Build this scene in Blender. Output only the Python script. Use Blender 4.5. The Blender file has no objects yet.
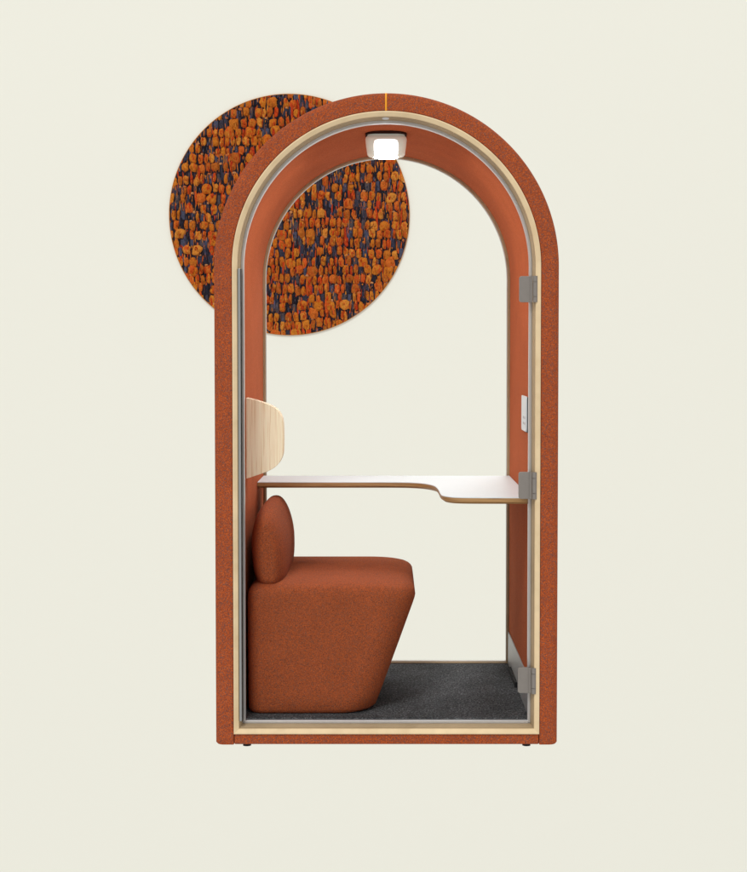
import bpy, bmesh, math, random
from mathutils import Vector, noise
random.seed(7)
S = bpy.context.scene
COL = S.collection

# ---------------------------------------------------------------- materials
def srgb(r, g, b):
    f = lambda c: (c/12.92 if c <= .04045 else ((c+.055)/1.055)**2.4)
    return (f(r/255), f(g/255), f(b/255), 1)

def newmat(name):
    m = bpy.data.materials.new(name); m.use_nodes = True
    nt = m.node_tree
    return m, nt, nt.nodes['Principled BSDF']

def link(nt, a, b): nt.links.new(a, b)

def node(nt, t, **kw):
    n = nt.nodes.new(t)
    for k, v in kw.items():
        if k in n.inputs: n.inputs[k].default_value = v
        else: setattr(n, k, v)
    return n

def ramp(nt, stops, interp='LINEAR'):
    r = nt.nodes.new('ShaderNodeValToRGB'); cr = r.color_ramp; cr.interpolation = interp
    while len(cr.elements) < len(stops): cr.elements.new(.5)
    for e, (p, c) in zip(cr.elements, stops): e.position = p; e.color = c
    return r

def fabric(name, scale, stops, bump=.5, dist=.002, mix=1.0, avg=(0,0,0,1), stretch=(1,1,1)):
    """fine melange weave: small coloured cells plus a slow tone drift"""
    m, nt, p = newmat(name)
    tc = node(nt, 'ShaderNodeTexCoord')
    mp = node(nt, 'ShaderNodeMapping'); mp.inputs['Scale'].default_value = stretch
    link(nt, tc.outputs['Object'], mp.inputs['Vector'])
    vo = node(nt, 'ShaderNodeTexVoronoi', Scale=scale, Randomness=.75)
    link(nt, mp.outputs['Vector'], vo.inputs['Vector'])
    sep = node(nt, 'ShaderNodeSeparateColor'); link(nt, vo.outputs['Color'], sep.inputs['Color'])
    r = ramp(nt, stops, 'LINEAR'); link(nt, sep.outputs['Red'], r.inputs['Fac'])
    mx = node(nt, 'ShaderNodeMix', data_type='RGBA'); mx.inputs[0].default_value = mix
    mx.inputs[6].default_value = avg; link(nt, r.outputs['Color'], mx.inputs[7])
    no = node(nt, 'ShaderNodeTexNoise', Scale=9., Detail=6.)
    link(nt, tc.outputs['Object'], no.inputs['Vector'])
    r2 = ramp(nt, [(.3, (.94,.94,.94,1)), (.7, (1.05,1.05,1.05,1))]); link(nt, no.outputs['Fac'], r2.inputs['Fac'])
    mu = node(nt, 'ShaderNodeMix', data_type='RGBA', blend_type='MULTIPLY'); mu.inputs[0].default_value = 1
    link(nt, mx.outputs[2], mu.inputs[6]); link(nt, r2.outputs['Color'], mu.inputs[7])
    link(nt, mu.outputs[2], p.inputs['Base Color'])
    p.inputs['Roughness'].default_value = .95; p.inputs['Specular IOR Level'].default_value = .12
    p.inputs['Sheen Roughness'].default_value = .6
    inv = node(nt, 'ShaderNodeMath', operation='SUBTRACT'); inv.inputs[0].default_value = 1
    link(nt, vo.outputs['Distance'], inv.inputs[1])
    b = node(nt, 'ShaderNodeBump', Strength=bump, Distance=dist)
    link(nt, inv.outputs[0], b.inputs['Height']); link(nt, b.outputs['Normal'], p.inputs['Normal'])
    return m

def wood(name, light, dark, stretch, scale=30, rough=.5, amt=1.):
    m, nt, p = newmat(name)
    tc = node(nt, 'ShaderNodeTexCoord')
    mp = node(nt, 'ShaderNodeMapping'); mp.inputs['Scale'].default_value = stretch
    link(nt, tc.outputs['Object'], mp.inputs['Vector'])
    no = node(nt, 'ShaderNodeTexNoise', Scale=scale, Detail=8., Roughness=.62, Distortion=.25)
    link(nt, mp.outputs['Vector'], no.inputs['Vector'])
    r = ramp(nt, [(.32, dark), (.5, light), (.72, tuple(min(1, c*1.12) for c in light[:3])+(1,))])
    link(nt, no.outputs['Fac'], r.inputs['Fac']); link(nt, r.outputs['Color'], p.inputs['Base Color'])
    p.inputs['Roughness'].default_value = rough; p.inputs['Specular IOR Level'].default_value = .3
    b = node(nt, 'ShaderNodeBump', Strength=.12, Distance=.001)
    link(nt, no.outputs['Fac'], b.inputs['Height']); link(nt, b.outputs['Normal'], p.inputs['Normal'])
    return m

def plain(name, col, rough=.5, metal=0., spec=.4, var=.06, vs=25, stretch=(1,1,1)):
    m, nt, p = newmat(name)
    tc = node(nt, 'ShaderNodeTexCoord')
    mp = node(nt, 'ShaderNodeMapping'); mp.inputs['Scale'].default_value = stretch
    link(nt, tc.outputs['Object'], mp.inputs['Vector'])
    no = node(nt, 'ShaderNodeTexNoise', Scale=vs, Detail=5.)
    link(nt, mp.outputs['Vector'], no.inputs['Vector'])
    lo = tuple(c*(1-var) for c in col[:3])+(1,); hi = tuple(min(1, c*(1+var)) for c in col[:3])+(1,)
    r = ramp(nt, [(.3, lo), (.7, hi)]); link(nt, no.outputs['Fac'], r.inputs['Fac'])
    link(nt, r.outputs['Color'], p.inputs['Base Color'])
    p.inputs['Roughness'].default_value = rough; p.inputs['Metallic'].default_value = metal
    p.inputs['Specular IOR Level'].default_value = spec
    return m

def glass(name):
    m = bpy.data.materials.new(name); m.use_nodes = True; nt = m.node_tree; nt.nodes.clear()
    out = nt.nodes.new('ShaderNodeOutputMaterial'); mx = nt.nodes.new('ShaderNodeMixShader')
    tr = nt.nodes.new('ShaderNodeBsdfTransparent'); gl = nt.nodes.new('ShaderNodeBsdfGlossy')
    tr.inputs['Color'].default_value = (1, 1, 1, 1); gl.inputs['Roughness'].default_value = .3
    fr = nt.nodes.new('ShaderNodeFresnel'); fr.inputs['IOR'].default_value = 1.035
    nt.links.new(fr.outputs[0], mx.inputs[0]); nt.links.new(tr.outputs[0], mx.inputs[1])
    nt.links.new(gl.outputs[0], mx.inputs[2]); nt.links.new(mx.outputs[0], out.inputs['Surface'])
    return m

RUST = srgb(176,82,42); ORNG = srgb(212,98,40); DEEP = srgb(118,52,34); BLUG = srgb(104,86,88)
M = {}
M['shell'] = fabric('rust_melange_fabric', 440, [(.0, srgb(122,58,38)), (.16, srgb(118,86,78)), (.3, srgb(152,74,44)), (.7, srgb(170,80,42)), (1., srgb(204,102,50))], bump=.6, dist=.0025)
M['lining'] = fabric('rust_lining_fabric', 420, [(0, srgb(164,82,46)), (.5, srgb(180,93,53)), (1, srgb(192,102,59))], bump=.3, dist=.001)
M['seat'] = fabric('rust_upholstery', 480, [(.0, srgb(108,50,30)), (.18, srgb(120,78,60)), (.32, srgb(138,70,41)), (.7, srgb(152,76,43)), (1., srgb(178,90,47))], bump=.45, dist=.0018)
M['wood_edge'] = wood('birch_plywood', srgb(226,202,162), srgb(216,190,148), (.15,.15,.15), 60, .55)
M['veneer'] = wood('oak_veneer', srgb(252,236,204), srgb(226,198,152), (8,8,.16), 30, .45)
M['ply'] = wood('table_ply_edge', srgb(176,136,88), srgb(128,94,58), (.6,.6,30), 14, .5)
M['metal'] = plain('satin_steel', srgb(212,212,212), .3, .55, var=.03, stretch=(1,1,.05), vs=80)
M['hinge'] = plain('brushed_nickel', srgb(138,132,126), .5, .4, var=.03, vs=60)
M['bar'] = plain('grey_anodised', srgb(150,152,152), .45, .3, var=.03)
M['jamb'] = wood('darker_birch_jamb', srgb(170,148,116), srgb(160,138,106), (.15,.15,.15), 50, .5)  # birch a tone darker than the front face
M['plate'] = plain('shadow_brown_plate', srgb(52,28,20), .9, spec=.1)  # brown of the soft shadow above the lamp
M['kick'] = plain('matt_aluminium', srgb(176,176,178), .5, .7, var=.03, stretch=(1,.05,1), vs=80)
M['black'] = plain('black_rubber', srgb(24,24,26), .7, spec=.3)
M['white'] = plain('white_laminate', srgb(218,229,234), .38, spec=.4, var=.01)
M['cream'] = plain('lamp_housing', srgb(236,236,222), .5, var=.02)
M['cream'].node_tree.nodes['Principled BSDF'].inputs['Emission Color'].default_value = (.9,1,.84,1); M['cream'].node_tree.nodes['Principled BSDF'].inputs['Emission Strength'].default_value = .14
M['yellow'] = plain('yellow_ribbon', srgb(240,160,24), .6, var=.05, vs=200)
M['mark'] = plain('grey_print', srgb(176,176,182), .5)
M['backdrop'] = plain('cream_backdrop', srgb(240,240,229), 1., spec=0, var=.0)
M['glass'] = glass('clear_glass')
# carpet
m, nt, p = newmat('charcoal_carpet'); M['carpet'] = m
tc = node(nt, 'ShaderNodeTexCoord')
n1 = node(nt, 'ShaderNodeTexNoise', Scale=150., Detail=4., Roughness=.85); link(nt, tc.outputs['Object'], n1.inputs['Vector'])
n2 = node(nt, 'ShaderNodeTexNoise', Scale=7., Detail=3.); link(nt, tc.outputs['Object'], n2.inputs['Vector'])
r1 = ramp(nt, [(.32, srgb(30,30,33)), (.52, srgb(74,76,78)), (.7, srgb(140,142,144))]); link(nt, n1.outputs['Fac'], r1.inputs['Fac'])
r2 = ramp(nt, [(.3, (.8,.8,.8,1)), (.7, (1.15,1.15,1.15,1))]); link(nt, n2.outputs['Fac'], r2.inputs['Fac'])
mu = node(nt, 'ShaderNodeMix', data_type='RGBA', blend_type='MULTIPLY'); mu.inputs[0].default_value = 1
link(nt, r1.outputs['Color'], mu.inputs[6]); link(nt, r2.outputs['Color'], mu.inputs[7]); link(nt, mu.outputs[2], p.inputs['Base Color'])
p.inputs['Roughness'].default_value = 1; p.inputs['Specular IOR Level'].default_value = .05
b = node(nt, 'ShaderNodeBump', Strength=.7, Distance=.004); link(nt, n1.outputs['Fac'], b.inputs['Height']); link(nt, b.outputs['Normal'], p.inputs['Normal'])
# lit diffuser
m, nt, p = newmat('lit_diffuser'); M['lit'] = m
p.inputs['Base Color'].default_value = (.9,.9,.9,1)
p.inputs['Emission Color'].default_value = (1,.98,.95,1); p.inputs['Emission Strength'].default_value = 1.6
m, nt, p = newmat('lit_led_panel'); M['led'] = m
p.inputs['Base Color'].default_value = (.9,.9,.9,1)
p.inputs['Emission Color'].default_value = (1,.98,.95,1); p.inputs['Emission Strength'].default_value = 230.
# boucle yarn (colour of each yarn nub comes from its own attribute, mottled by noise)
m, nt, p = newmat('boucle_yarn'); M['yarn'] = m
at = node(nt, 'ShaderNodeAttribute', attribute_name='yarn')
tc = node(nt, 'ShaderNodeTexCoord')
mp = node(nt, 'ShaderNodeMapping'); mp.inputs['Scale'].default_value = (1.4,1,.6); link(nt, tc.outputs['Object'], mp.inputs['Vector'])
n1 = node(nt, 'ShaderNodeTexNoise', Scale=38., Detail=4., Roughness=.6); link(nt, mp.outputs['Vector'], n1.inputs['Vector'])
n2 = node(nt, 'ShaderNodeTexNoise', Scale=120., Detail=8., Roughness=.85); link(nt, mp.outputs['Vector'], n2.inputs['Vector'])
r1 = ramp(nt, [(.48, (0,0,0,1)), (.62, (1,1,1,1))]); link(nt, n1.outputs['Fac'], r1.inputs['Fac'])
mk = node(nt, 'ShaderNodeMath', operation='MULTIPLY'); link(nt, r1.outputs['Color'], mk.inputs[0]); link(nt, at.outputs['Alpha'], mk.inputs[1])
mx = node(nt, 'ShaderNodeMix', data_type='RGBA'); link(nt, mk.outputs[0], mx.inputs[0])
link(nt, at.outputs['Color'], mx.inputs[6]); mx.inputs[7].default_value = srgb(200,76,28)
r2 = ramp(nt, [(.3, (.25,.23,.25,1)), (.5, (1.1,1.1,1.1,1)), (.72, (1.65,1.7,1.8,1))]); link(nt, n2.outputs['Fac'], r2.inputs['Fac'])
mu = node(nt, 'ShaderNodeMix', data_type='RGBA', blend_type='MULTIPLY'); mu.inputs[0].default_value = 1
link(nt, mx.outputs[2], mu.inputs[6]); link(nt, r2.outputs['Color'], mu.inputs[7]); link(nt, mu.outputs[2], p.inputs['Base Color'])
p.inputs['Roughness'].default_value = .9; p.inputs['Specular IOR Level'].default_value = .15
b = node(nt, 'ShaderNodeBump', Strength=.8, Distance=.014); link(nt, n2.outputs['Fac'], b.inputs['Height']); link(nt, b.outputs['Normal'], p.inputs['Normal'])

# ---------------------------------------------------------------- helpers
def mkobj(name, bm, mat, parent=None, smooth=None, bevel=0, seg=2, recalc=True):
    if recalc: bmesh.ops.recalc_face_normals(bm, faces=bm.faces)
    me = bpy.data.meshes.new(name); bm.to_mesh(me); bm.free()
    me.materials.append(mat)
    if smooth is not None:
        me.shade_smooth(); me.set_sharp_from_angle(angle=math.radians(smooth))
    o = bpy.data.objects.new(name, me); COL.objects.link(o)
    if parent: o.parent = parent
    if bevel:
        md = o.modifiers.new('bevel', 'BEVEL'); md.width = bevel; md.segments = seg; md.limit_method = 'ANGLE'; md.angle_limit = math.radians(40)
        me.shade_smooth()
        md.harden_normals = True
    return o

def tag(o, label=None, cat=None, group=None, kind=None):
    for k, v in (('label', label), ('category', cat), ('group', group), ('kind', kind)):
        if v: o[k] = v
    return o

def box(bm, x0, x1, y0, y1, z0, z1):
    vs = [bm.verts.new(c) for c in ((x0,y0,z0),(x1,y0,z0),(x1,y1,z0),(x0,y1,z0),(x0,y0,z1),(x1,y0,z1),(x1,y1,z1),(x0,y1,z1))]
    for f in ((0,1,2,3),(4,7,6,5),(0,4,5,1),(1,5,6,2),(2,6,7,3),(3,7,4,0)): bm.faces.new([vs[i] for i in f])

def boxobj(name, dims, mat, parent, bevel=0):
    bm = bmesh.new(); box(bm, *dims); return mkobj(name, bm, mat, parent, bevel=bevel)

ZC = 1.6265            # height of the arch centre
def path_pt(st, r, y, r0, zb):
    """station -> point; r is the half width of that section vertex"""
    kind, v = st
    if kind == 'bl': return (-r, y, zb + (r0-r))
    if kind == 'br': return (r, y, zb + (r0-r))
    if kind == 'l': return (-r, y, v)
    if kind == 'r': return (r, y, v)
    return (-r*math.cos(v), y, ZC + r*math.sin(v))

def sweep(section, r0, zb, closed, n=128, cap=True, foot=None):
    """sweep a closed (r,y) section up one side, round the arch, down the other"""
    bm = bmesh.new()
    zs = [zb+.03, .6, 1.1, ZC-.15]
    st = [('bl', 0)] if closed else [('l', zb)]
    if foot: st += [('l', zb+foot)]
    st += [('l', z) for z in zs] + [('a', math.pi*i/n) for i in range(n+1)]
    st += [('r', z) for z in reversed(zs)]
    if foot: st += [('r', zb+foot)]
    st += [('br', 0)] if closed else [('r', zb)]
    rmax = max(r for r, y in section)
    rings = []
    for i, s in enumerate(st):
        sec = section
        if foot and i in (0, len(st)-1):       # soften the foot of each leg
            sec = [(r - (foot*.7 if r > rmax-.03 else 0), y + (foot*.5 if y < .03 else 0)) for r, y in section]
        rings.append([bm.verts.new(path_pt(s, r, y, r0, zb)) for r, y in sec])
    k = len(section)
    pairs = list(zip(rings, rings[1:]))
    if closed: pairs.append((rings[-1], rings[0]))
    for a, b in pairs:
        for j in range(k):
            bm.faces.new((a[j], a[(j+1) % k], b[(j+1) % k], b[j]))
    if not closed and cap:
        bm.faces.new(rings[0]); bm.faces.new(rings[-1])
    return bm

def corner(cx, cy, r, a0, a1, n=6):
    return [(cx + r*math.cos(math.radians(a0+(a1-a0)*i/n)), cy + r*math.sin(math.radians(a0+(a1-a0)*i/n))) for i in range(n+1)]

# ---------------------------------------------------------------- backdrop
bm = bmesh.new(); box(bm, -11, 11, 6.06, 6.2, -9, 11)
bd = mkobj('backdrop', bm, M['backdrop']); tag(bd, kind='structure')

# ---------------------------------------------------------------- booth
booth = bpy.data.objects.new('phone_booth', None); COL.objects.link(booth)
tag(booth, 'arched phone booth covered in rust orange fabric with birch edging and glass door', 'phone booth')
DEP = .965
R = .5875
# outer shell (rounded outer edges front and back)
sec = [(.5245, .004), (.5275, .0)]
sec += corner(R-.026, .026, .026, -90, 0, 8)
sec += corner(R-.026, DEP-.026, .026, 0, 90, 8)
sec += [(.5245, DEP)]
mkobj('fabric_shell', sweep(sec, R, -.0115, False, foot=.006), M['shell'], booth, smooth=35)
# bottom fabric panel, between the legs
boxobj('base_panel', (-.5225, .5225, .003, DEP-.003, -.0105, .0250), M['shell'], booth, bevel=.003)
# front birch frame: bevelled face, sloping jamb
sec = [(.5243, .0), (.5238, -.0025), (.5200, -.0035), (.5078, .0030), (.5064, .0060), (.5064, .0540), (.5243, .0540)]
mkobj('front_frame', sweep(sec, .5243, .0255, True), M['wood_edge'], booth, smooth=20)
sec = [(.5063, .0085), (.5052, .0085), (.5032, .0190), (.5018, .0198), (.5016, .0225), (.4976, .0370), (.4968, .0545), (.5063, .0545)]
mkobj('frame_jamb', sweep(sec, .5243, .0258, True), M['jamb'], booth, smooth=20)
# steel glazing trim
sec = [(.4967, .0400), (.4900, .0385), (.4878, .0405), (.4872, .0545), (.4967, .0545)]
mkobj('steel_trim', sweep(sec, .5243, .0262, True), M['metal'], booth, smooth=25)
# lining
sec = [(.4985, .055), (.5240, .055), (.5240, .928), (.4985, .928)]
mkobj('inner_lining', sweep(sec, .5240, .0300, False), M['lining'], booth, smooth=35)
# rear birch frame with thin steel trim
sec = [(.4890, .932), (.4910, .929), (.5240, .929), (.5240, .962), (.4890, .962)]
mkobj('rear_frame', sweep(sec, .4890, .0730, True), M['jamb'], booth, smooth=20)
sec = [(.4868, .944), (.4889, .944), (.4889, .9615), (.4868, .9615)]
mkobj('rear_trim', sweep(sec, .4868, .0752, True), M['metal'], booth, smooth=25)

# floor
boxobj('floor_carpet', (-.4983, .4983, .0552, .928, .030, .0680), M['carpet'], booth)
# seams that close the lining around the floor edge are hidden below the carpet

def arch_pane(name, r, zb, y0, y1, parent):
    bm = bmesh.new(); n = 96
    out = [(-r, zb)] + [(-r*math.cos(math.pi*i/n), ZC + r*math.sin(math.pi*i/n)) for i in range(n+1)] + [(r, zb)]
    a = [bm.verts.new((x, y0, z)) for x, z in out]; b = [bm.verts.new((x, y1, z)) for x, z in out]
    bm.faces.new(a); bm.faces.new(b)
    for i in range(len(a)): j = (i+1) % len(a); bm.faces.new((a[i], a[j], b[j], b[i]))
    return mkobj(name, bm, M['glass'], parent)

arch_pane('rear_window', .4866, .0754, .951, .957, booth)
door = bpy.data.objects.new('glass_door', None); COL.objects.link(door); door.parent = booth
arch_pane('door_pane', .4958, .0560, .0300, .0380, door)

# hinges: leaf on the glass, three knuckles on the frame
def hinge(zt, zb):
    bm = bmesh.new(); r = .008
    pts = corner(.4515+r, zt-r, r, 90, 180, 5) + corner(.4515+r, zb+r, r, 180, 270, 5) + [(.4955, zb), (.4955, zt)]
    a = [bm.verts.new((x, .0130, z)) for x, z in pts]; b = [bm.verts.new((x, .0215, z)) for x, z in pts]
    bm.faces.new(a); bm.faces.new(b)
    for i in range(len(a)): j = (i+1) % len(a); bm.faces.new((a[i], a[j], b[j], b[i]))
    h = mkobj('hinge', bm, M['hinge'], door, bevel=.0012)
    bm = bmesh.new(); H = zt-zb
    for f0, f1 in ((0, .205), (.222, .765), (.782, 1)):
        z0, z1 = zb+H*f0, zb+H*f1
        pr = corner(.5055, .006, .0085, 0, 360, 20)[:-1]
        a = [bm.verts.new((x, y, z0)) for x, y in pr]; b = [bm.verts.new((x, y, z1)) for x, y in pr]
        bm.faces.new(a); bm.faces.new(b)
        for i in range(len(a)): j = (i+1) % len(a); bm.faces.new((a[i], a[j], b[j], b[i]))
    box(bm, .4885, .4965, .0095, .0225, zb, zt)
    box(bm, .5058, .5130, .0005, .0120, zb, zt-.0002)
    mkobj('knuckle', bm, M['hinge'], h, smooth=40)
for zt, zb in ((1.595, 1.506), (.927, .8345), (.2535, .1645)): hinge(zt, zb)

# long handle profile on the leading (left) edge of the door
bm = bmesh.new(); box(bm, -.5042, -.4968, .0005, .0160, .0700, 1.6200)
mkobj('door_handle', bm, M['bar'], door, bevel=.0015)
bm = bmesh.new(); box(bm, -.4966, -.4943, .0150, .0285, .0640, 1.6200)
mkobj('door_seal', bm, M['black'], door)

# small steel catch under the top of the arch
bm = bmesh.new()
bmesh.ops.create_uvsphere(bm, u_segments=28, v_segments=14, radius=1)
for v in bm.verts: v.co = Vector((-.003 + v.co.x*.0185, .028 + v.co.y*.016, 2.1335 + (v.co.z*.0085 if v.co.z < 0 else v.co.z*.004)))
mkobj('door_catch', bm, M['metal'], booth, smooth=60)

# yellow ribbon across the top of the shell
bm = bmesh.new(); prof = [(.5262, -.0006), (.5275, -.0012)] + corner(R-.026, .026, .0272, -90, 0, 10) + [(R+.0012, .070)]
L = []; Rr = []
for r, y in prof:
    L.append((bm.verts.new((-.0048, y, ZC+r)), bm.verts.new((-.0048, y+.0006 if r < R-.002 else y, ZC+r-.0015))))
    Rr.append((bm.verts.new((.0012, y, ZC+r)), bm.verts.new((.0012, y+.0006 if r < R-.002 else y, ZC+r-.0015))))
for i in range(len(prof)-1):
    bm.faces.new((L[i][0], L[i+1][0], Rr[i+1][0], Rr[i][0])); bm.faces.new((L[i][1], L[i+1][1], Rr[i+1][1], Rr[i][1]))
    bm.faces.new((L[i][0], L[i+1][0], L[i+1][1], L[i][1])); bm.faces.new((Rr[i][0], Rr[i+1][0], Rr[i+1][1], Rr[i][1]))
mkobj('ribbon', bm, M['yellow'], booth, smooth=60)

# levelling feet
for x in (-.483, .4845):
    for y in (.045, .90):
        bm = bmesh.new()
        bmesh.ops.create_cone(bm, cap_ends=True, segments=28, radius1=.0145, radius2=.0125, depth=.0125)
        bmesh.ops.translate(bm, verts=bm.verts, vec=(x, y, -.0185))
        mkobj('foot', bm, M['black'], booth, smooth=40)

# ---- table: white top on a plywood core, L shaped with a rounded lobe
ctrl = [(-.497, .640), (-.2, .640), (.02, .640), (.095, .626), (.145, .582), (.176, .500), (.187, .400), (.190, .300), (.191, .200), (.197, .130), (.222, .085), (.262, .066), (.330, .0600), (.420, .0585), (.497, .058)]
def smooth_line(P, n=6):
    out = []
    for i in range(len(P)-1):
        p0 = P[max(i-1, 0)]; p1 = P[i]; p2 = P[i+1]; p3 = P[min(i+2, len(P)-1)]
        for k in range(n):
            t = k/n
            out.append(tuple(.5*((2*b)+(-a+c)*t+(2*a-5*b+4*c-d)*t*t+(-a+3*b-3*c+d)*t**3) for a, b, c, d in zip(p0, p1, p2, p3)))
    out.append(P[-1]); return out
edge = smooth_line(ctrl)
def inset(E, d):
    out = []
    for i, (x, y) in enumerate(E):
        a = E[max(i-1, 0)]; b = E[min(i+1, len(E)-1)]
        tx, ty = b[0]-a[0], b[1]-a[1]; l = math.hypot(tx, ty)
        out.append((x - ty/l*d, y + tx/l*d))
    out[0] = (E[0][0], out[0][1]); out[-1] = (E[-1][0], out[-1][1])
    return out
def slab(layers):
    bm = bmesh.new(); rings = []
    for z, d in layers:
        E2 = inset(edge, d) + [(.497, .920), (-.497, .920)]
        rings.append([bm.verts.new((x, y, z)) for x, y in E2])
    for a, b in zip(rings, rings[1:]):
        for i in range(len(a)): j = (i+1) % len(a); bm.faces.new((a[i], a[j], b[j], b[i]))
    bm.faces.new(rings[0]); bm.faces.new(rings[-1]); return bm
table = mkobj('table', slab([(.8320, .0004), (.8195, .0004), (.8115, .012)]), M['ply'], booth, smooth=30)
mkobj('table_top', slab([(.8350, .0010), (.8342, .0), (.8322, .0)]), M['white'], table, smooth=30)

# ---- oak side panel on the left wall
bm = bmesh.new(); xl, xr, zt, zb = -.4983, -.3655, 1.1745, .8865
pts = [(xl, zb)] + smooth_line([(xl, zb), (-.455, zb+.014), (-.418, zb+.028), (-.388, zb+.048), (-.370, zb+.078), (xr, zb+.115), (xr, zt-.115), (-.370, zt-.072), (-.388, zt-.042), (-.418, zt-.024), (-.455, zt-.011), (xl, zt)])
pts = pts[1:]
ya, yb = .205, .262
a = [bm.verts.new((x, ya, z)) for x, z in pts]; b = [bm.verts.new((x, yb, z)) for x, z in pts]
bm.faces.new(a); bm.faces.new(b)
for i in range(len(a)): j = (i+1) % len(a); bm.faces.new((a[i], a[j], b[j], b[i]))
mkobj('side_panel', bm, M['veneer'], booth, bevel=.002)

# ---- control panel on the right wall
bm = bmesh.new(); y0, y1, z0, z1, rr = .175, .350, 1.0540, 1.1795, .012
pts = corner(y0+rr, z0+rr, rr, 180, 270) + corner(y1-rr, z0+rr, rr, 270, 360) + corner(y1-rr, z1-rr, rr, 0, 90) + corner(y0+rr, z1-rr, rr, 90, 180)
a = [bm.verts.new((.4915, y, z)) for y, z in pts]; b = [bm.verts.new((.4960, y, z)) for y, z in pts]
bm.faces.new(a); bm.faces.new(b)
for i in range(len(a)): j = (i+1) % len(a); bm.faces.new((a[i], a[j], b[j], b[i]))
cp = mkobj('control_panel', bm, M['white'], booth, bevel=.0008)
bm = bmesh.new(); box(bm, .4960, .4984, .168, .344, 1.0520, 1.1770); mkobj('panel_side_shadow', bm, M['black'], cp)  # offset black plate standing in for the panel's thin side shadow
for (ya, yb, za, zb2) in ((.205,.232,1.098,1.107), (.255,.282,1.098,1.107), (.205,.232,1.078,1.086), (.255,.282,1.078,1.086)):
    boxobj('button', (.4909, .4914, ya, yb, za, zb2), M['mark'], cp)

# ---- kick plate and cable outlet
kp = boxobj('kick_plate', (.4940, .4983, .0560, .9280, .0682, .1985), M['kick'], booth, bevel=.0008)
bm = bmesh.new(); box(bm, .4840, .4939, .500, .770, .0682, .0900); mkobj('cable_outlet', bm, M['black'], kp, bevel=.002)

# ---- ceiling lamp
def rrect(cx, cy, hx, hy, r, z, n=7):
    r = min(r, hx*.98, hy*.98)
    P = corner(cx+hx-r, cy+hy-r, r, 0, 90, n) + corner(cx-hx+r, cy+hy-r, r, 90, 180, n) + corner(cx-hx+r, cy-hy+r, r, 180, 270, n) + corner(cx+hx-r, cy-hy+r, r, 270, 360, n)
    return [(x, y, z) for x, y in P]
def loft(rings, captop=True, capbot=True):
    bm = bmesh.new(); V = [[bm.verts.new(p) for p in r] for r in rings]
    for a, b in zip(V, V[1:]):
        for i in range(len(a)): j = (i+1) % len(a); bm.faces.new((a[i], a[j], b[j], b[i]))
    if capbot: bm.faces.new(V[0])
    if captop: bm.faces.new(V[-1])
    return bm
lx, ly = -.0015, .330
lamp = mkobj('ceiling_lamp', loft([rrect(lx, ly, .056, .050, .03, 2.0405), rrect(lx, ly, .0625, .057, .03, 2.0435), rrect(lx, ly, .0680, .062, .03, 2.0500), rrect(lx, ly, .0725, .065, .028, 2.0820), rrect(lx, ly, .0738, .065, .028, 2.0960), rrect(lx, ly, .0725, .060, .028, 2.1040), rrect(lx, ly, .0680, .053, .028, 2.1100), rrect(lx, ly, .0660, .051, .028, 2.1150)]), M['cream'], booth, smooth=50)
mkobj('mount_shadow_plate', loft([rrect(lx, ly, .074, .063, .03, 2.1152), rrect(lx, ly, .074, .063, .03, 2.1240)]), M['plate'], lamp)  # lamp mount, its dark colour stands in for the soft shadow on the ceiling
# diffuser: a curved lens wrapping from the front down to the underside, rounded corners
bm = bmesh.new()
prof = [(.2652, 2.0935), (.2649, 2.0915), (.2646, 2.0880), (.2646, 2.0780), (.2652, 2.0650), (.2668, 2.0540), (.2700, 2.0470), (.2760, 2.0415), (.2850, 2.0392), (.3000, 2.0385)]
W0 = [.0375, .0410, .0430, .0438, .0436, .0434, .0428, .0418, .0405, .040]
G = []
for (y, z), w in zip(prof, W0):
    G.append([bm.verts.new((lx+w*u, y-.0014*(1-u*u) + .0010*u*u*u*u - .0004, z-.0004)) for u in [k/6-1 for k in range(13)]])
H = [[bm.verts.new((v.co.x, v.co.y+.004, v.co.z+.003)) for v in row] for row in G]
for a, b in zip(G, G[1:]):
    for k in range(12): bm.faces.new((a[k], b[k], b[k+1], a[k+1]))
for a, b in zip(H, H[1:]):
    for k in range(12): bm.faces.new((a[k], b[k], b[k+1], a[k+1]))
for i in range(len(G)-1):
    bm.faces.new((G[i][0], G[i+1][0], H[i+1][0], H[i][0])); bm.faces.new((G[i][12], G[i+1][12], H[i+1][12], H[i][12]))
for k in range(12):
    bm.faces.new((G[0][k], G[0][k+1], H[0][k+1], H[0][k])); bm.faces.new((G[-1][k], G[-1][k+1], H[-1][k+1], H[-1][k]))
mkobj('diffuser', bm, M['lit'], lamp, smooth=60)
mkobj('led_panel', loft([rrect(lx, ly+.012, .0400, .036, .014, 2.0388), rrect(lx, ly+.012, .0400, .036, .014, 2.0404)]), M['led'], lamp)

# ---------------------------------------------------------------- pouf seat
def plan(x0, x1, y0, y1, rl, rrt, z, n=12):
    P = [(x, y) for x, y in corner(x1-rrt, y1-rrt, rrt, 0, 90, n)]
    P += corner(x0+rl, y1-rl, rl, 90, 180, n) + corner(x0+rl, y0+rl, rl, 180, 270, n) + corner(x1-rrt, y0+rrt, rrt, 270, 360, n)
    # subdivide straights so the surface stays even
    return [(x, y, z) for x, y in P]
rings = []
X0, X1, Y0, Y1 = -.489, .1035, .101, .850
spec = [(.0685, .016, -.166), (.0695, .009, -.157), (.0740, .004, -.149), (.084, .0005, -.140), (.130, 0, -.123), (.2, 0, -.0975), (.3, 0, -.061), (.4, 0, -.0245), (.445, .0, -.008), (.462, .0005, -.002), (.472, .0008, .0), (.4800, .002, .0), (.490, .0035, .0), (.4985, .0075, -.001), (.506, .0135, -.003), (.512, .022, -.006), (.5165, .034, -.01), (.5195, .05, -.014), (.5215, .075, -.018), (.523, .11, -.022), (.524, .16, -.026)]
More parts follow.
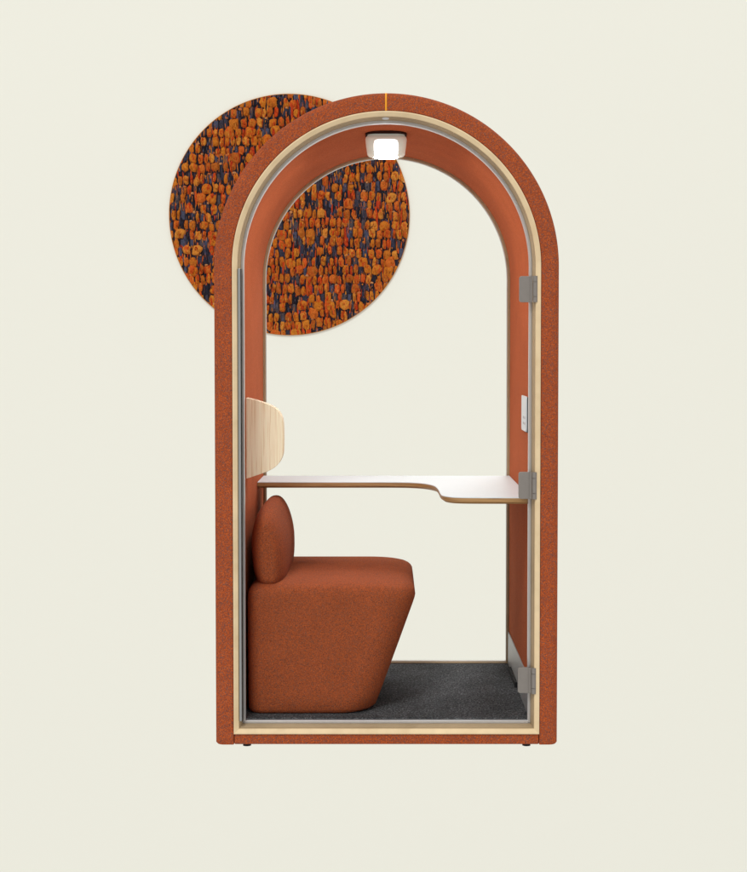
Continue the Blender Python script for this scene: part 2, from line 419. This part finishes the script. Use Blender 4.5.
for z, ins, dx in spec:
    base = max(0, min(1, (.475-z)/.4))
    z = z if z < .3 else z + .004*(z-.3)/.2
    rings.append(plan(X0+ins*.8+.002*base, X1+dx-ins, Y0+ins*.9+.006*base, Y1-ins-.012*base, max(.045-ins*.1, .02), max(.115-ins*.2, .03), z))
bm = loft(rings)
pouf = mkobj('pouf', bm, M['seat'], smooth=60)
tag(pouf, 'tapered rust fabric pouf seat on the charcoal carpet inside the booth', 'pouf')
pouf.data.materials[0] = M['seat']

# ---------------------------------------------------------------- bolster cushion
bm = bmesh.new(); NY, NA = 40, 48; V = []
for i in range(NY+1):
    t = -1 + 2*i/NY
    t = math.sin(t*math.pi/2)
    s = max(1e-4, (1-abs(t)**4.5))**(1/2.3)
    yc = .128 + (t+1)/2*.712
    ring = []
    for k in range(NA):
        a = 2*math.pi*k/NA; c, sn = math.cos(a), math.sin(a)
        e = 2/2.35; eb = 2/(2.35 if sn > 0 else 2.35 + 1.2*abs(sn))
        e = eb
        px = math.copysign(abs(c)**e, c); pz = math.copysign(abs(sn)**e, sn)
        w = .0655*(1 - .20*max(0, pz)**1.3)
        x = -.4225 + px*w*(.16+.84*s) - .008*pz
        z = .6365 + pz*.1455*(.55+.45*s) - .014*(1-s)
        ring.append(bm.verts.new((x, yc, z)))
    V.append(ring)
for a, b in zip(V, V[1:]):
    for k in range(NA): j = (k+1) % NA; bm.faces.new((a[k], a[j], b[j], b[k]))
bm.faces.new(V[0]); bm.faces.new(V[-1])
cu = mkobj('bolster_cushion', bm, M['seat'], smooth=75)
tag(cu, 'rounded rust fabric back cushion standing on the pouf against the left wall', 'cushion')

# ---------------------------------------------------------------- round boucle swatch behind
sw = bpy.data.objects.new('fabric_swatch', None); COL.objects.link(sw); sw.location = (-.7325, 6.052, 2.3575)
tag(sw, 'big round swatch of chunky orange and navy woven fabric behind the booth', 'fabric swatch')
SR = .905
bm = bmesh.new(); n = 160
ra = [bm.verts.new((SR*math.cos(2*math.pi*i/n)*.9985, 0, SR*math.sin(2*math.pi*i/n)*.9985)) for i in range(n)]
rb = [bm.verts.new((v.co.x, .0078, v.co.z)) for v in ra]
bm.faces.new(ra); bm.faces.new(rb)
for i in range(n): j = (i+1) % n; bm.faces.new((ra[i], ra[j], rb[j], rb[i]))
mkobj('backing_disc', bm, plain('dark_weft', srgb(38,34,40), .95, spec=.1, var=.5, vs=60), sw)

bm = bmesh.new(); cl = bm.verts.layers.float_color.new('yarn')
PX = .00754
OR = [srgb(206,124,38), srgb(194,110,34), srgb(216,138,52), srgb(180,98,34), srgb(202,116,32), srgb(206,106,38)]
RD = [srgb(206,72,26), srgb(190,60,26), srgb(214,92,34)]
NV = [srgb(56,56,72), srgb(42,40,52), srgb(76,78,98), srgb(34,30,38), srgb(62,58,70), srgb(84,74,76)]
DK = [srgb(30,26,34), srgb(38,32,38)]
PE = [srgb(214,150,96), srgb(206,120,70)]
def nub(cx, cz, a, b, h, col, mott, e=2.6, y=0., ph=None):
    if math.hypot(cx, cz) > SR + max(a, b): return
    ang = random.uniform(-.1, .1); e2 = 2/e; NR, NK = (5, 18) if a > 1.2*PX else (3, 8)
    ph = random.random()*9
    cen = None; prev = None
    def add(x, z, hh):
        X = cx + x*math.cos(ang) - z*math.sin(ang); Z = cz + x*math.sin(ang) + z*math.cos(ang)
        d = math.hypot(X, Z); yy = y - (.0035 + hh*min(1, max(0, SR-d)/.05) if d > SR-.05 else hh)
        if d > SR: X *= SR/d; Z *= SR/d
        v = bm.verts.new((X, yy, Z)); v[cl] = (col[0], col[1], col[2], mott); return v
    cen = add(0, 0, h)
    for i in range(1, NR+1):
        rr = math.sin(i/NR*math.pi/2); hh = math.sqrt(max(0, 1-rr*rr))*h
        ring = []
        for k in range(NK):
            t = 2*math.pi*k/NK; c, s = math.cos(t), math.sin(t)
            wob = 1 + .17*noise.noise(Vector((c*1.6+ph, s*1.6, ph)))*2; hh = hh*(1+.35*noise.noise(Vector((c*2+ph, s*2+i, ph))))
            ring.append(add(math.copysign(abs(c)**e2, c)*a*rr*wob, math.copysign(abs(s)**e2, s)*b*rr*wob, hh))
        for k in range(NK):
            j = (k+1) % NK
            if prev is None: bm.faces.new((cen, ring[j], ring[k]))
            else: bm.faces.new((prev[k], prev[j], ring[j], ring[k]))
        prev = ring
rowh = 9.2*PX
for k in range(3600):                                      # thin under-threads between the nubs
    a = random.random()*2*math.pi; r = SR*math.sqrt(random.random())
    nub(r*math.cos(a), r*math.sin(a), random.uniform(.35, .9)*PX, random.uniform(2.5, 5.5)*PX, .005, random.choice(NV*2 + OR + RD + [srgb(120,66,34), srgb(92,54,40), srgb(90,90,116)]), .2, 2.4)
nrow = int(2*SR/rowh)+3
for ri in range(nrow):
    z0 = -SR - rowh + ri*rowh; x = -SR - .05 + random.random()*.03
    def wz(x): return .55*rowh*noise.noise(Vector((x*1.7, ri*.33, 4.2)))*1.0 + .18*rowh*noise.noise(Vector((x*7, ri*1.9, 1.)))
    while x < SR + .05:
        q = random.random()
        tone = noise.noise(Vector((x*3., z0*3., 8.)))     # loose clusters of one colour
        po = .55 + tone*.4
        if q < po:
            w = random.choice((3.2, 4, 4.6, 5, 5.4, 6, 6.4, 7, 8, 10.5))*PX; col = random.choice(OR); mo = random.choice((0, .25, .9, 1)); hh = rowh*random.uniform(.46, .53); e = 2.7; H = .021
        elif q < po+.09:
            w = random.uniform(2.8, 5.6)*PX; col = random.choice(RD); mo = .4; hh = rowh*random.uniform(.45, .54); e = 3.0; H = .018
        else:
            w = random.uniform(2.8, 5.2)*PX; col = random.choice(NV); mo = 0; hh = rowh*random.uniform(.44, .52); e = 4.2; H = .007
        if w > 10*PX: hh *= 1.14; H = .025
        cx = x + w/2; cz = z0 + wz(cx) + random.uniform(-.13, .13)*rowh
        nub(cx, cz, w*.48, hh*1.0, H, col, mo, e)
        if random.random() < .55:                          # second strand laid over the first
            c2 = random.choice(RD if col in OR else OR)
            nub(cx + random.uniform(-.2, .2)*w, cz + random.uniform(-.2, .2)*rowh, w*random.uniform(.13, .24), hh*random.uniform(.5, .95), H*1.15, c2, .3, 3.)
        if col in OR or col in RD:                         # loose fibres in other tones
            for q2 in range(3):
                c3 = random.choice(OR + RD + [srgb(150,78,30), srgb(226,156,70), srgb(120,60,36)])
                nub(cx + random.uniform(-.36, .36)*w, cz + random.uniform(-.3, .3)*rowh, random.uniform(.35, .85)*PX, hh*random.uniform(.35, .75), H*1.06, c3, .3, 2.2)
        else:
            for q2 in range(2):
                nub(cx + random.uniform(-.3, .3)*w, cz + random.uniform(-.2, .2)*rowh, random.uniform(.3, .6)*PX, hh*random.uniform(.5, .95), H*1.1, random.choice(NV + [srgb(96,96,120)]), 0, 2.2)
        if random.random() < .16:
            nub(cx + random.uniform(-.4, .4)*w, cz + rowh*.5, random.uniform(1.2, 1.9)*PX, random.uniform(1., 1.4)*PX, .015, random.choice(PE), 0, 2.2)
        x += w + (random.uniform(.2, 1.3)*PX)
for k in range(22):                                        # red threads running over several rows
    a = random.random()*2*math.pi; r = SR*math.sqrt(random.random())
    nub(r*math.cos(a), r*math.sin(a), random.uniform(.9, 1.5)*PX, random.uniform(6, 13)*PX, .024, random.choice(RD), .3, 3.)
bmesh.ops.recalc_face_normals(bm, faces=bm.faces)
# every nub is an open dome: make it face the viewer side (-y)
for f in bm.faces:
    if f.normal.y > .2: f.normal_flip()
bmesh.ops.delete(bm, geom=[f for f in bm.faces if f.calc_area() < 1e-9], context='FACES_ONLY')
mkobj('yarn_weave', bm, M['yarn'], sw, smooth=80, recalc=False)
# thin yellow-orange selvedge round the disc
bm = bmesh.new(); ra = []
for i in range(n):
    c, s = math.cos(2*math.pi*i/n), math.sin(2*math.pi*i/n)
    ra.append([bm.verts.new((c*r, y, s*r)) for r, y in ((SR-.002, -.0045), (SR+.002, -.0045), (SR+.002, .0075), (SR-.002, .0075))])
for i in range(n):
    a, b = ra[i], ra[(i+1) % n]
    for k in range(4): l = (k+1) % 4; bm.faces.new((a[k], a[l], b[l], b[k]))
mkobj('edge_binding', bm, plain('orange_binding', srgb(176,112,44), .8, spec=.1), sw, smooth=40)

# ---------------------------------------------------------------- light
w = bpy.data.worlds.new('World'); S.world = w; w.use_nodes = True
bg = w.node_tree.nodes['Background']; bg.inputs['Color'].default_value = (1., .99, .97, 1); bg.inputs['Strength'].default_value = .75
def area(name, loc, target, size, E, col=(1,1,1)):
    l = bpy.data.lights.new(name, 'AREA'); l.shape = 'DISK'; l.size = size; l.color = col
    d = Vector(target)-Vector(loc); l.energy = E*math.pi*d.length_squared
    o = bpy.data.objects.new(name, l); COL.objects.link(o); o.location = loc
    o.rotation_euler = d.to_track_quat('-Z', 'Y').to_euler(); return o
area('key_light', (-17, -52, 66), (0, 1, 1), 20, 1.2, (1, .985, .96))
area('rear_fill', (1.2, 5.0, 6.2), (0, .4, .7), 3., .2, (1, 1, 1)).data.spread = math.radians(64)  # added fill, out of view, brightens table top and floor

# ---------------------------------------------------------------- camera
cd = bpy.data.cameras.new('camera'); cam = bpy.data.objects.new('camera', cd); COL.objects.link(cam)
F = 1450.; TH = math.radians(2.2)
cam.location = (0, -4.93, 1.347); cam.rotation_euler = (math.pi/2 - TH, 0, 0)
cd.sensor_fit = 'HORIZONTAL'; cd.sensor_width = 36; cd.lens = F/747*36
cd.shift_x = -13/747; cd.shift_y = (404.7-436)/747
cd.clip_start = .05; cd.clip_end = 200
S.camera = cam
S.view_settings.view_transform = 'Standard'; S.view_settings.look = 'None'
S.view_settings.exposure = 0; S.view_settings.gamma = 1
